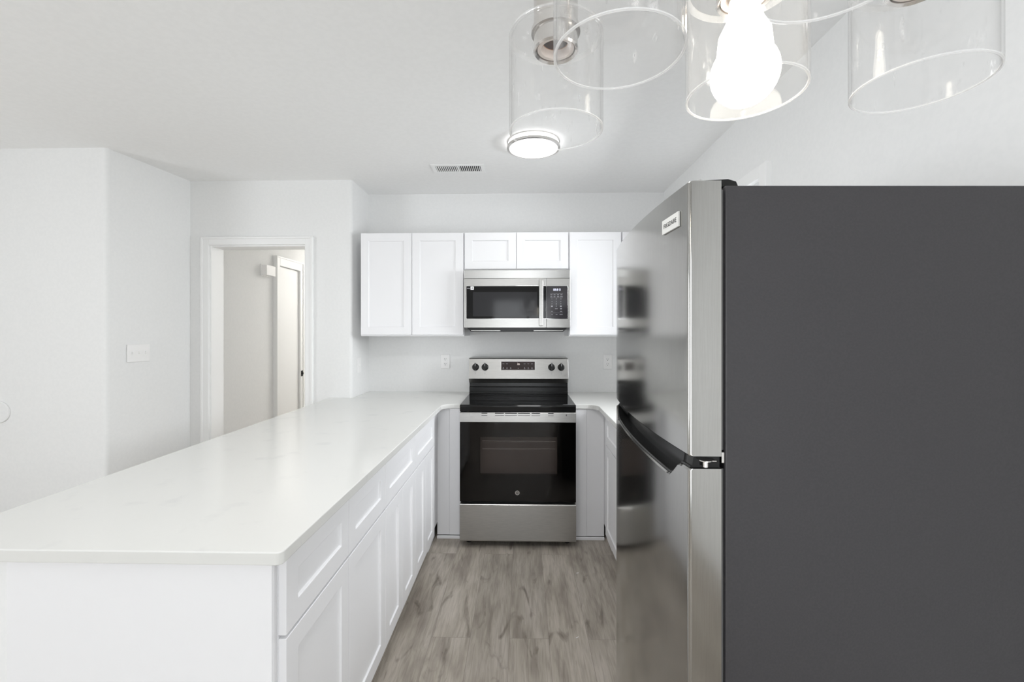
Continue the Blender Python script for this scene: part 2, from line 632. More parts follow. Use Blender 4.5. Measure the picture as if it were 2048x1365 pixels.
def shaker(w_, h_, t=0.019, rail=RAIL, rec=0.007):
    """front in local coords: x 0..w, z 0..h, back at y=0, front face at y=-t"""
    bm = bmesh.new()
    s = 0.003
    O = [(0, 0), (w_, 0), (w_, h_), (0, h_)]
    I = [(rail, rail), (w_ - rail, rail), (w_ - rail, h_ - rail), (rail, h_ - rail)]
    J = [(rail + s, rail + s), (w_ - rail - s, rail + s), (w_ - rail - s, h_ - rail - s), (rail + s, h_ - rail - s)]
    vb = [bm.verts.new((x, 0, z)) for x, z in O]
    vo = [bm.verts.new((x, -t, z)) for x, z in O]
    vi = [bm.verts.new((x, -t, z)) for x, z in I]
    vj = [bm.verts.new((x, -t + rec, z)) for x, z in J]
    bm.faces.new(vb[::-1])
    for i in range(4):
        j = (i + 1) % 4
        bm.faces.new((vb[i], vb[j], vo[j], vo[i]))
        bm.faces.new((vo[i], vo[j], vi[j], vi[i]))
        bm.faces.new((vi[i], vi[j], vj[j], vj[i]))
    bm.faces.new(vj)
    bmesh.ops.recalc_face_normals(bm, faces=bm.faces[:])
    return bm


def place(bm, origin, facing):
    ang = {'back': 0, 'right': PI / 2, 'left': -PI / 2}[facing]   # direction the front looks at: -Y, +X, -X
    bmesh.ops.rotate(bm, verts=bm.verts[:], cent=(0, 0, 0), matrix=Matrix.Rotation(ang, 3, 'Z'))
    bmesh.ops.translate(bm, verts=bm.verts[:], vec=origin)
    return bm


G = 0.0015
FX = -0.579    # front plane of the peninsula cabinet boxes; door faces at -0.56
BX = -1.205    # back of the peninsula boxes


def peninsula_unit(y0, y1, ndrawers, ndoors, label):
    root = thing('base_cabinet', label, 'cabinet', ((FX + BX) / 2, (y0 + y1) / 2, 0), 'base cabinets under the peninsula counter')
    obj('cabinet_body', boxes((BX, FX, y0 + .0006, y1 - .0006, .105, .8825)), M_CAB, root, bevel=.001)
    obj('toe_kick', boxes((BX, FX - .07, y0 + .0006, y1 - .0006, 0, .105)), M_CAB, root)
    L = y1 - y0
    for k in range(ndrawers):
        a = y0 + L * k / ndrawers
        obj('drawer_front', place(shaker(L / ndrawers - 2 * G, .188), (FX, a + G, .688), 'right'), M_CAB, root, bevel=.0015)
    for k in range(ndoors):
        a = y0 + L * k / ndoors
        obj('cabinet_door', place(shaker(L / ndoors - 2 * G, .572), (FX, a + G, .108), 'right'), M_CAB, root, bevel=.0015)
    return root


u1 = peninsula_unit(1.041, 1.808, 2, 2, 'white shaker base cabinet at the near end of the peninsula, two drawers over two doors')
u2 = peninsula_unit(1.808, 2.313, 1, 2, 'white shaker base cabinet in the middle of the peninsula, one drawer over two narrow doors')
u3 = peninsula_unit(2.313, 2.815, 1, 2, 'white shaker base cabinet of the peninsula nearest the stove, one drawer over two narrow doors')
# finished end panel closing the near end
tag(obj('end_panel', boxes((-1.2135, -.5805, 1.018, 1.040, 0, .8825)), M_CAB, bevel=.0015),
    'plain white end panel below the near edge of the peninsula counter', 'panel')

# corner pieces left and right of the stove
root = thing('corner_filler', 'narrow white two-strip filler panel between stove and peninsula cabinets', 'panel', (-.5, 3.02, 0), 'corner fillers beside the stove')
obj('filler_panel', boxes((-.581, -.4985, 3.022, 3.040, .022, .8825)), M_CAB, root, bevel=.0012)
obj('filler_strip', boxes((-.4975, -.4165, 3.020, 3.038, .022, .8825)), M_CAB, root, bevel=.0012)
obj('corner_post', boxes((-.600, -.5815, 2.8165, 3.040, .105, .8825), (-.66, -.6005, 2.8165, 3.040, 0, .105)), M_CAB, root, bevel=.001)
obj('shoe_molding', boxes((-.581, -.4165, 3.006, 3.019, 0, .020)), M_CAB, root, bevel=.003)
root = thing('corner_filler', 'narrow white two-strip filler panel between stove and cabinets beside the fridge', 'panel', (.45, 3.02, 0), 'corner fillers beside the stove')
obj('filler_strip', boxes((.3525, .4345, 3.020, 3.038, .022, .8825)), M_CAB, root, bevel=.0012)
obj('filler_panel', boxes((.4355, .551, 3.022, 3.040, .022, .8825)), M_CAB, root, bevel=.0012)
obj('corner_post', boxes((.5515, .570, 2.8615, 3.040, .105, .8825), (.571, .63, 2.8615, 3.040, 0, .105)), M_CAB, root, bevel=.001)
obj('shoe_molding', boxes((.3525, .551, 3.006, 3.019, 0, .020)), M_CAB, root, bevel=.003)

RX = 0.549     # front plane of right hand boxes; door faces at 0.53


def right_unit(y0, y1, label):
    root = thing('base_cabinet', label, 'cabinet', ((RX + XR) / 2, (y0 + y1) / 2, 0), 'base cabinets on the fridge side')
    obj('cabinet_body', boxes((RX, XR - .003, y0 + .0006, y1 - .0006, .105, .8825)), M_CAB, root, bevel=.001)
    obj('toe_kick', boxes((RX + .07, XR - .003, y0 + .0006, y1 - .0006, 0, .105)), M_CAB, root)
    L = y1 - y0
    obj('drawer_front', place(shaker(L - 2 * G, .188), (RX, y1 - G, .688), 'left'), M_CAB, root, bevel=.0015)
    obj('cabinet_door', place(shaker(L - 2 * G, .572), (RX, y1 - G, .108), 'left'), M_CAB, root, bevel=.0015)


right_unit(2.26, 2.86, 'white shaker base cabinet in the right corner, half hidden by the fridge')
right_unit(1.66, 2.26, 'white shaker base cabinet directly behind the fridge, mostly hidden by it')


def arc_pts(cx, cy, r_, a0, a1, n=6):
    return [(cx + r_ * math.cos(math.radians(a0 + (a1 - a0) * i / n)), cy + r_ * math.sin(math.radians(a0 + (a1 - a0) * i / n))) for i in range(n + 1)]


# counters
pts = [(-1.43, .985)] + arc_pts(-.54 - .014, .985 + .014, .014, -90, 0) + \
    arc_pts(-.54 + .075, 3.012 - .075, .075, 180, 90, 8) + [(-.4135, 3.012), (-.4135, YB - .002), (XRET + .003, YB - .002), (XRET + .003, YD - .001), (-1.43, YD - .001)]
tag(obj('countertop', prism(bmesh.new(), pts, 'z', .884, .914), M_COUNTER, bevel=.003, seg=3),
    'long white veined quartz countertop over the peninsula, running to the back wall', 'countertop')
pts = [(.3515, YB - .002), (.3515, 3.012)] + arc_pts(.502 - .075, 3.012 - .075, .075, 90, 0, 8) + [(.502, 1.655), (XR - .002, 1.655), (XR - .002, YB - .002)]
tag(obj('countertop', prism(bmesh.new(), pts, 'z', .884, .914), M_COUNTER, bevel=.003, seg=3),
    'short white quartz countertop right of the stove, behind the fridge', 'countertop')


# upper cabinets
def upper(x0, x1, z0, z1, ndoors, label, dx1=None):
    root = thing('wall_cabinet', label, 'cabinet', ((x0 + x1) / 2, YB - .18, z0), 'wall cabinets on the back wall')
    obj('cabinet_body', boxes((x0 + .0006, x1 - .0006, 3.262, YB - .002, z0, z1)), M_CAB, root, bevel=.001)
    a0, a1 = x0 + .004, (dx1 or x1) - .004
    L = (a1 - a0) / ndoors
    for k in range(ndoors):
        obj('cabinet_door', place(shaker(L - .003, z1 - z0 - .014), (a0 + L * k + .0015, 3.261, z0 + .011), 'back'), M_CAB, root, bevel=.0015)


upper(-1.193, -.428, 1.372, 2.132, 2, 'tall white wall cabinet with two doors left of the microwave')
upper(-.428, .338, 1.853, 2.132, 2, 'short white wall cabinet with two doors above the microwave')
upper(.338, .720, 1.372, 2.132, 1, 'tall white wall cabinet with a single door right of the microwave')
upper(.720, XR - .003, 1.372, 2.132, 1, 'white corner wall cabinet with only a sliver showing past the fridge')

# ------------------------------------------------------------------ stove
SX0, SX1 = -.409, .347
FY = 2.880
st = thing('stove', 'stainless steel electric range with black glass cooktop between the two counters', 'stove', ((SX0 + SX1) / 2, 3.2, 0))
obj('oven_body', boxes((SX0 + .003, SX1 - .003, 2.925, 3.59, .04, .905)), M_BLACKM, st, bevel=.002)
for fx in (SX0 + .05, SX1 - .05):
    for fy in (2.98, 3.53):
        obj('foot', lathe(bmesh.new(), [(.018, 0), (.018, .01), (.010, .012), (.010, .042)], fx, fy, 16), M_BLACKP, st)
# cooktop with a thick black front edge
ct = prism(bmesh.new(), [(2.897, .885), (2.893, .918), (2.903, .9285), (3.44, .9285), (3.44, .906), (2.925, .906), (2.925, .885)], 'x', SX0, SX1)
o = obj('cooktop', ct, M_BLACKG, st, bevel=.002)
for cx, cy, r_ in ((-.22, 3.05, .105), (.16, 3.05, .085), (-.22, 3.30, .075), (.16, 3.30, .105)):
    rings = lathe(bmesh.new(), [(r_, .9286), (r_, .9289), (r_ - .002, .9289), (r_ - .002, .9286)], cx, cy, 48, close=True)
    obj('burner_ring', rings, M_KEYS, o)
obj('cooktop_marking', boxes((.265, .325, 2.912, 2.918, .9286, .9289)), M_DIM, o)
# backguard
g = prism(bmesh.new(), [(3.598, .93), (3.598, 1.203), (3.408, 1.203), (3.400, 1.197), (3.372, 1.048), (3.376, 1.043), (3.405, 1.012), (3.598, 1.012)], 'x', SX0, SX1)
gd = obj('backguard', g, M_STEEL, st, bevel=.0015)
g = prism(bmesh.new(), [(3.50, .93), (3.50, 1.0115), (3.412, 1.0115), (3.412, .985), (3.404, .979), (3.404, .947), (3.396, .940), (3.396, .93)], 'x', SX0 + .002, SX1 - .002)
obj('backguard_lower_panel', g, M_BLACKM, st, bevel=.001)


def on_guard(z):                     # Y of the sloped stainless face at height z
    return 3.372 + (z - 1.048) * (3.400 - 3.372) / (1.197 - 1.048)


tiltx = math.atan((3.400 - 3.372) / (1.197 - 1.048))


def guard_mtx(x, z, off=.0012):
    return Matrix.Translation((x, on_guard(z) - off, z)) @ Matrix.Rotation(PI / 2 - tiltx, 4, 'X')


for px in (951, 970, 1103, 1122):
    x = (px - 1045) / 262.5
    z = 1.134
    kb = lathe(bmesh.new(), [(.0265, 0), (.0265, .004), (.022, .006), (.0205, .022), (.019, .024)], 0, 0, 32)
    bar = boxes((-.0055, .0055, -.0245, .030, .020, .034))
    kb2 = merge(kb, bar)
    bmesh.ops.transform(kb2, matrix=guard_mtx(x, z, 0), verts=kb2.verts[:])
    k = obj('knob', kb2, M_BLACKP, st, bevel=.001, smooth=True)
    tk = boxes((-.0008, .0008, .004, .028, .0341, .0345))
    bmesh.ops.transform(tk, matrix=guard_mtx(x, z, 0), verts=tk.verts[:])
    obj('pointer', tk, M_LETTER, k)
    dt = merge(boxes((-.0008, .0008, -.042, -.031, .0, .0006)), lathe(bmesh.new(), [(.0035, 0), (.0035, .0006)], 0, -.050, 12))
    bmesh.ops.transform(dt, matrix=guard_mtx(x, z, 0.0006), verts=dt.verts[:])
    obj('dial_marking', dt, M_DIM, k)
dp = prism(bmesh.new(), rrect(-.132, .132, -.036, .036, .003), 'z', -.002, .0015)
bmesh.ops.transform(dp, matrix=guard_mtx(-.034, 1.1445, 0), verts=dp.verts[:])
o = obj('display_trim', dp, M_CHROME, st, bevel=.0005)
dp = prism(bmesh.new(), rrect(-.128, .128, -.032, .032, .001), 'z', .001, .0020)
bmesh.ops.transform(dp, matrix=guard_mtx(-.034, 1.1445, 0), verts=dp.verts[:])
pn = obj('display_panel', dp, M_PANELB, st)
obj('clock_digits', text_bm('in', .026, guard_mtx(-.030, 1.159, .0026)), M_DISPW, pn)
mk = []
for dx in (-.112, -.084):
    mk.append(boxes((dx - .007, dx + .007, .013, .016, .0021, .0024)))
for dx in (.050, .078, .106):
    mk.append(boxes((dx - .007, dx + .007, .013, .016, .0021, .0024)))
for dx in (-.112, -.084, -.056, .050, .078, .106):
    mk.append(boxes((dx - .0025, dx + .0025, -.018, -.012, .0021, .0024), (dx - .006, dx + .006, -.023, -.021, .0021, .0024)))
mk.append(boxes((-.002, .006, -.020, -.018, .0021, .0024)))
for q in mk:
    bmesh.ops.transform(q, matrix=guard_mtx(-.034, 1.1445, 0), verts=q.verts[:])
    obj('key_marking', q, M_DIM, pn)

# oven door: steel top rail, black glass face with a see-through window, cavity and racks behind it
OZ0, OZ1 = .302, .818
rail = prism(bmesh.new(), [(FY, OZ1 + .001), (FY, .876), (FY + .006, .882), (FY + .04, .882), (FY + .04, OZ1 + .001)], 'x', SX0 + .001, SX1 - .001)
dr = obj('oven_door', rail, M_STEEL, st, bevel=.001)
WX0, WX1, WZa, WZb = -.275, .225, .475, .722
fw = bmesh.new()
for a in ((SX0 + .002, WX0, OZ0, OZ1), (WX1, SX1 - .002, OZ0, OZ1), (WX0, WX1, OZ0, WZa), (WX0, WX1, WZb, OZ1)):
    box(fw, a[0], a[1], FY + .005, FY + .038, a[2], a[3])
obj('door_core', fw, M_BLACKG, dr)
obj('door_glass', boxes((SX0 + .002, SX1 - .002, FY + .0005, FY + .0045, OZ0, OZ1)), M_OVENG, dr, bevel=.001)
cv = bmesh.new()
box(cv, WX0 - .02, WX1 + .02, FY + .0385, 2.9245, WZa - .02, WZb + .02)
bmesh.ops.delete(cv, geom=[f for f in cv.faces if f.normal.y < -.5 or abs(f.calc_center_median().y - (FY + .0385)) < 1e-5], context='FACES')
obj('oven_window_liner', cv, M_CAVITY, dr)
rk = bmesh.new()
for z in (.690, .640):
    tube(rk, [(WX0 + .012, FY + .030, z), (WX1 - .012, FY + .030, z)], .0018, 8)
    tube(rk, [(WX0 + .012, FY + .034, z - .007), (WX1 - .03, FY + .034, z - .007)], .0009, 8)
obj('oven_rack', rk, M_CHROME, dr)
for a, b in ((963, 974.6), (990, 1008), (1010, 1034), (1036, 1060), (1063, 1080), (1096, 1107)):
    xa, xb = (a - 1045) / 308.5, (b - 1045) / 308.5
    obj('vent_slot', boxes((xa, xb, FY - .0006, FY + .002, .8745, .8795)), M_DARK, dr)
    obj('vent_slot', boxes((xa, xb, FY - .0006, FY + .002, .8615, .8640)), M_DARK, dr)
for x in (-.345, .282):
    obj('handle_mount', boxes((x - .003, x + .003, FY - .0015, FY + .001, .861, .873)), M_CHROME, dr, bevel=.0005)
bd = lathe(bmesh.new(), [(.0140, FY - .0012), (.0140, FY + .0004), (.0105, FY + .0004), (.0105, FY - .0012)], -.0335, .338 + .0245, 32, axis='y', close=True)
lg = obj('badge', bd, M_NICKEL, dr)
obj('badge_lettering', text_bm('GE', .014, face_back(-.0335, FY - .0004, .3625)), M_NICKEL, lg)
obj('storage_drawer', prism(bmesh.new(), [(FY + .002, .046), (FY, .052), (FY, .281), (FY + .004, .2865), (FY + .04, .2865), (FY + .04, .046)], 'x', SX0 + .001, SX1 - .001), M_STEEL, st, bevel=.001)

# ------------------------------------------------------------------ microwave
MX0, MX1, MY = -.419, .340, 3.180
mw = thing('microwave', 'stainless steel over-the-range microwave with black door window, hung under the short cabinet', 'microwave', ((MX0 + MX1) / 2, 3.4, 1.415))
obj('microwave_body', boxes((MX0 + .004, MX1 - .004, MY + .021, YB - .004, 1.418, 1.849)), M_GREY, mw, bevel=.002)
obj('top_grille', prism(bmesh.new(), [(MY + .012, 1.788), (MY + .004, 1.846), (MY + .014, 1.850), (MY + .10, 1.850), (MY + .10, 1.788)], 'x', MX0, MX1), M_STEEL, mw, bevel=.0015)
SEAM = .170
md = obj('microwave_door', prism(bmesh.new(), rrect(MX0, SEAM - .001, 1.434, 1.785, .003), 'y', MY, MY + .0205), M_STEEL, mw, bevel=.0015)
obj('window_trim', prism(bmesh.new(), rrect(-.4045, SEAM - .001, 1.4955, 1.7345, .007), 'y', MY - .0009, MY + .001), M_CHROME, md, bevel=.0004)
win = obj('door_window', prism(bmesh.new(), rrect(-.4015, SEAM - .0015, 1.4985, 1.7315, .006), 'y', MY - .0016, MY), M_BLACKG, md)
obj('window_screen', prism(bmesh.new(), rrect(-.355, .105, 1.515, 1.690, .004), 'y', MY - .0018, MY - .0015), M_MWGLASS, md)
lb = obj('window_sticker', boxes((-.372, -.3485, MY - .0024, MY - .0018, 1.706, 1.729)), M_LABEL, md)
lb['label'] = 'white square sticker'
obj('sticker_lettering', merge(lathe(bmesh.new(), [(.0055, MY - .0030), (.0055, MY - .0024)], -.3595, 1.7175, 16, axis='y')), M_DIM, lb)
obj('window_marking', boxes((-.398, -.376, MY - .0022, MY - .0016, 1.7135, 1.7190)), M_DIM, md)
hd = bmesh.new()
prism(hd, rrect(.117, .146, 1.446, 1.772, .006), 'y', MY - .040, MY - .024)
box(hd, .122, .141, MY - .025, MY + .001, 1.452, 1.474)
box(hd, .122, .141, MY - .025, MY + .001, 1.744, 1.766)
obj('handle', hd, M_STEEL, md, bevel=.003, smooth=True)
cp = obj('control_panel', prism(bmesh.new(), rrect(SEAM + .001, MX1, 1.434, 1.785, .003), 'y', MY, MY + .0205), M_STEEL, mw, bevel=.0015)
obj('keypad_trim', prism(bmesh.new(), rrect(SEAM + .001, .3235, 1.4955, 1.7345, .006), 'y', MY - .0009, MY + .001), M_CHROME, cp, bevel=.0004)
kp = obj('keypad', prism(bmesh.new(), rrect(SEAM + .0015, .3205, 1.4985, 1.7315, .006), 'y', MY - .0016, MY), M_KEYS, cp)


def kx(x):
    return SEAM + (x - 200) / 17.06 / 280


def kz(y):
    return CAM_Z + (662 - (560 + y / 17.06)) / 280


obj('display_digits', text_bm('88:8 0', .024, face_back(kx(560), MY - .0022, kz(345)), spacing=.9), M_DISP, kp)
gl = []
for x, y, s in ((370, 515, .007), (480, 515, .007), (595, 515, .007), (710, 515, .007), (370, 583, .007), (478, 580, .006), (598, 580, .007), (712, 580, .009),
                (540, 990, .010), (390, 1080, .005), (700, 1080, .007), (395, 1187, .005), (548, 1187, .006), (700, 1187, .011)):
    gl.append(boxes((kx(x) - s, kx(x) + s, MY - .0022, MY - .0016, kz(y) - .0018, kz(y) + .0018)))
for i, ch in enumerate('1234567890'):
    x = (390, 540, 693)[i % 3] if i < 9 else 540
    y = (660, 745, 825)[i // 3] if i < 9 else 905
    gl.append(text_bm(ch, .013, face_back(kx(x), MY - .0020, kz(y))))
for x, y in ((390, 905), (695, 905), (700, 990)):
    gl.append(boxes((kx(x) - .006, kx(x) + .006, MY - .0022, MY - .0016, kz(y) - .004, kz(y) + .004)))
for y in (470, 622, 1135):
    gl.append(boxes((kx(330), kx(760), MY - .0021, MY - .0016, kz(y) - .0005, kz(y) + .0005)))
obj('key_lettering', merge(*gl), M_DIM, kp)
un = bmesh.new()
prism(un, [(MX0 + .02, 1.4335), (MX0 + .05, 1.404), (MX1 - .05, 1.404), (MX1 - .02, 1.4335)], 'y', MY + .008, MY + .06)
obj('bottom_vent', un, M_BLACKP, mw, bevel=.001)
for x0, x1 in ((MX0 + .05, MX0 + .26), (MX1 - .26, MX1 - .05)):
    obj('bottom_grille_bar', boxes((x0, x1, MY + .0072, MY + .012, 1.411, 1.415)), M_STEEL, mw)

# ------------------------------------------------------------------ refrigerator
fr = thing('refrigerator', 'large top-freezer refrigerator with curved stainless doors and charcoal side, seen side on', 'refrigerator', (.7, 1.2, 0))
FB0, FB1 = .374, 1.125
sl = math.tan(math.radians(1.35))
body = prism(bmesh.new(), [(FB0, .832), (FB1, .832 + sl * (FB1 - FB0)), (FB1, 1.572), (FB0, 1.572)], 'z', .03, 1.6815)
obj('fridge_body', body, M_FSIDE, fr, bevel=.004, seg=3)
for x, y in ((.43, .90), (.43, 1.51), (1.05, .93), (1.05, 1.51)):
    obj('foot', lathe(bmesh.new(), [(.02, 0), (.02, .031)], x, y, 16), M_BLACKP, fr)
Y0, Y1 = .822, 1.566
YC, HW = (Y0 + Y1) / 2, (Y1 - Y0) / 2


def front_x(y):
    u = (y - YC) / HW
    ch = .3145 + u * .0105
    x = ch - .021 * (1 - u * u)
    if Y1 - y < .05:                       # rounded far corner
        q = 1 - (Y1 - y) / .05
        x += .045 * (1 - math.sqrt(max(0, 1 - q * q)))
    if y - Y0 < .006:                      # small near corner radius
        q = 1 - (y - Y0) / .006
        x += .006 * (1 - math.sqrt(max(0, 1 - q * q)))
    return x


YS = [Y0 + .006 * t for t in (0, .1, .25, .45, .7, 1)] + [Y0 + .006 + (Y1 - .056 - Y0) * i / 34 for i in range(1, 35)] + \
     [Y1 - .05 + .05 * t for t in (.15, .35, .5, .65, .78, .88, .95, 1)]


def door_mesh(zb, zt, xb=.3635):
    bm = bmesh.new()
    cols = []
    for y in YS:
        x = front_x(y)
        z0, z1 = zb(y), zt(y)
        c = [bm.verts.new(p) for p in ((xb, y, z0), (x + .003, y, z0), (x, y, z0 + .003), (x, y, z1 - .003), (x + .003, y, z1), (xb, y, z1))]
        cols.append(c)
    for a, b in zip(cols, cols[1:]):
        for i in range(6):
            j = (i + 1) % 6
            bm.faces.new((a[i], a[j], b[j], b[i]))
    bm.faces.new(cols[0])
    bm.faces.new(cols[-1])
    bmesh.ops.recalc_face_normals(bm, faces=bm.faces[:])
    return bm


def smooth_step(t):
    t = max(0, min(1, t))
    return t * t * (3 - 2 * t)


def low_top(y):
    s = smooth_step((y - .858) / .058) * (1 - smooth_step((y - 1.47) / .06))
    return 1.159 - .037 * s


def up_bot(y):
    return 1.182


ud = weighted(obj('freezer_door', door_mesh(up_bot, lambda y: 1.687), M_STEELV, fr, smooth=True))
ld = weighted(obj('fridge_door', door_mesh(lambda y: .075, low_top), M_STEELV, fr, smooth=True))
obj('gasket', boxes((.3638, .3738, .838, 1.560, .09, 1.155), (.3638, .3738, .838, 1.560, 1.19, 1.675)), M_GREY, fr)
# black grip pocket between the doors
pk = bmesh.new()
cols = []
for y in [.828 + (1.555 - .828) * i / 40 for i in range(41)]:
    x = front_x(y)
    zt_ = low_top(y)
    inset = .009 + .027 * smooth_step((1.159 - zt_) / .037)
    cols.append([pk.verts.new(p) for p in ((.3625, y, zt_ + .0003), (x + .0045, y, zt_ + .0003), (x + .0065, y, zt_ + .0035), (x + inset, y, zt_ + .004), (x + inset + .003, y, 1.1815), (.3625, y, 1.1815))])
for a, b in zip(cols, cols[1:]):
    for i in range(6):
        j = (i + 1) % 6
        pk.faces.new((a[i], a[j], b[j], b[i]))
pk.faces.new(cols[0])
pk.faces.new(cols[-1])
bmesh.ops.recalc_face_normals(pk, faces=pk.faces[:])
o = obj('grip_pocket', pk, M_POCKET, fr, smooth=True)
o['label'] = 'black grip recess between the doors'
hg = merge(lathe(bmesh.new(), [(.012, 1.1745), (.012, 1.1765), (.0055, 1.1765)], .334, .8215, 20), lathe(bmesh.new(), [(.0055, 1.163), (.0055, 1.1745)], .334, .8215, 12),
           boxes((.334, .353, .8175, .8265, 1.1735, 1.1755)))
obj('middle_hinge', hg, M_NICKEL, fr, bevel=.0004)
obj('hinge_bracket', boxes((.3665, .3715, .828, .84, 1.168, 1.188)), M_NICKEL, fr, bevel=.001)
hc = prism(bmesh.new(), [(.328, 1.6875), (.336, 1.694), (.385, 1.6965), (.400, 1.692), (.404, 1.682), (.374, 1.682), (.374, 1.6875)], 'y', .842, .90)
obj('hinge_cover', hc, M_BLACKP, fr, bevel=.0015)
obj('hinge_pin', lathe(bmesh.new(), [(.004, 1.6875), (.004, 1.6935)], .331, .838, 12), M_CHROME, fr)
# badge on the freezer door
bx0, bx1 = .857, .940
by = (bx0 + bx1) / 2
slope = math.atan((front_x(bx1) - front_x(bx0)) / (bx1 - bx0))
bdg = boxes((-.0415, .0415, -.0145, .0145, 0, .0035))
mtx = face_left(front_x(by) - .0002, by, 1.6265, 0) @ Matrix.Rotation(-slope, 4, 'Y')
bmesh.ops.transform(bdg, matrix=mtx, verts=bdg.verts[:])
b_ = obj('badge', bdg, M_BADGE, ud, bevel=.0006)
b_['label'] = 'pale rectangular maker badge'
obj('badge_lettering', text_bm('FRIGIDAIRE', .0128, mtx @ Matrix.Translation((0, 0, .0037)), .0002), M_DLETTER, b_)
obj('kick_grille', boxes((.385, .40, .845, 1.56, .004, .0295)), M_BLACKP, fr)


# ------------------------------------------------------------------ wall plates
def outlet(x, z, label):
    root = thing('wall_outlet', label, 'outlet', (0, 0, 0), 'duplex outlets on the kitchen back wall')
    p = obj('cover_plate', boxes((-.036, .036, -.006, 0, -.058, .058)), M_PLAST, root, bevel=.002)
    for dz in (-.0195, .0195):
        rc = obj('receptacle', prism(bmesh.new(), rrect(-.017, .017, dz - .0145, dz + .0145, .006), 'y', -.0085, -.0055), M_PLAST, root, bevel=.0008)
        obj('outlet_slot', merge(boxes((-.0075, -.0050, -.0089, -.0084, dz - .002, dz + .0075), (.0050, .0075, -.0089, -.0084, dz - .001, dz + .0065)),
                                 lathe(bmesh.new(), [(.0028, -.0089), (.0028, -.0084)], 0, dz - .0075, 12, axis='y')), M_DARK, rc)
    root.location = (x, YB - .0005, z)


outlet(-.629, 1.161, 'white duplex outlet on the back wall left of the stove')
outlet(.688, 1.161, 'white duplex outlet on the back wall between the stove and the fridge')

XS = XL + (2.855 - YL) * (XL + 2.478) / (YL - YD)      # the short wall runs a little out of square
XL_KEEP, XL = XL, XS
sw = thing('light_switch', 'white three-gang light switch plate on the short left wall', 'light switch', (XL, 2.855, 1.266))
obj('cover_plate', boxes((XL + .0005, XL + .0065, 2.777, 2.933, 1.209, 1.323)), M_PLAST, sw, bevel=.002)
for k in (-1, 0, 1):
    y = 2.855 + k * .046
    obj('toggle', boxes((XL + .006, XL + .016, y - .004, y + .004, 1.262, 1.276)), M_PLAST, sw, bevel=.001)
sw.rotation_euler = (0, 0, -math.atan((2.535 - 2.478) / (YD - YL)))
XL = XL_KEEP
sw = thing('light_switch', 'narrow white switch plate on the return wall left of the wall cabinets', 'light switch', (XRET, 3.40, 1.149))
obj('cover_plate', boxes((XRET + .0005, XRET + .0065, 3.365, 3.437, 1.090, 1.208)), M_PLAST, sw, bevel=.002)
obj('toggle', boxes((XRET + .006, XRET + .014, 3.397, 3.405, 1.142, 1.156)), M_PLAST, sw, bevel=.001)

dsc = lathe(bmesh.new(), [(.066, YL - .0005), (.066, YL - .006), (.063, YL - .009), (.03, YL - .0105)], -3.205, .912, 48, axis='y')
tag(obj('blank_cover', dsc, M_WALL, smooth=True), 'round white blank cover on the left wall, cut by the picture edge', 'wall cover')

ch = thing('door_chime', 'small white box mounted high on the hallway wall beside the closed door', 'door chime', (XH, 4.08, 1.925))
obj('chime_box', boxes((XH + .001, XH + .060, 4.03, 4.175, 1.926, 2.020)), M_PLAST, ch, bevel=.003)
obj('back_plate', boxes((XH + .0005, XH + .012, 4.022, 4.183, 1.919, 2.027)), M_PLAST, ch, bevel=.002)

# ------------------------------------------------------------------ ceiling vent
VX0, VX1, VY0, VY1 = -.620, -.258, 2.968, 3.13
vt = thing('ceiling_vent', 'white rectangular air register with two banks of louvers in the ceiling', 'vent', ((VX0 + VX1) / 2, (VY0 + VY1) / 2, CEIL))
fb = bmesh.new()
t = .028
z0, z1 = CEIL - .006, CEIL - .0004
box(fb, VX0, VX1, VY0, VY0 + t, z0, z1)
box(fb, VX0, VX1, VY1 - t, VY1, z0, z1)
box(fb, VX0, VX0 + t, VY0 + t, VY1 - t, z0, z1)
box(fb, VX1 - t, VX1, VY0 + t, VY1 - t, z0, z1)
mx = (VX0 + VX1) / 2
box(fb, mx - .006, mx + .006, VY0 + t, VY1 - t, z0, z1)
obj('vent_frame', fb, M_TRIM, vt, bevel=.002)
obj('vent_back', boxes((VX0 + t, VX1 - t, VY0 + t, VY1 - t, CEIL - .0012, CEIL - .0004)), M_DARK, vt)
lv = bmesh.new()
for bank, (a, b, dirn) in enumerate(((VX0 + t, mx - .006, 1), (mx + .006, VX1 - t, -1))):
    n = 11
    for k in range(n):
        x = a + (b - a) * (k + .5) / n
        hw = .0034 if dirn > 0 else .0025
        pts = [(x - hw, CEIL - .0058), (x + hw, CEIL - .0052), (x + hw, CEIL - .0044), (x - hw, CEIL - .0050)]
        prism(lv, pts, 'y', VY0 + t, VY1 - t)
obj('louvers', lv, M_TRIM, vt)

# ------------------------------------------------------------------ flush ceiling light
LX, LY = .065, 2.638
cl = thing('ceiling_light', 'round flush ceiling light with glowing disc and thin nickel rings', 'ceiling light', (LX, LY, CEIL))
obj('diffuser', lathe(bmesh.new(), [(.150, CEIL - .008), (.150, CEIL - .036), (.140, CEIL - .0395), (.09, CEIL - .041)], LX, LY, 64), M_LED, cl, smooth=True)
obj('trim_ring', lathe(bmesh.new(), [(.1505, CEIL - .027), (.1575, CEIL - .027), (.1575, CEIL - .040), (.151, CEIL - .0425), (.143, CEIL - .0405), (.1505, CEIL - .0385)], LX, LY, 64, close=True), M_NICKEL, cl, smooth=True)
obj('upper_ring', lathe(bmesh.new(), [(.130, CEIL - .0005), (.155, CEIL - .0005), (.155, CEIL - .006), (.150, CEIL - .008), (.130, CEIL - .008)], LX, LY, 64, close=True), M_NICKEL, cl, smooth=True)
ll = bpy.data.lights.new('ceiling_lamp_glow', 'AREA')
ll.shape = 'DISK'
ll.size = .28
ll.energy = 0.8
lo = bpy.data.objects.new('ceiling_lamp_glow', ll)
C.objects.link(lo)
lo.location = (LX, LY, CEIL - .045)

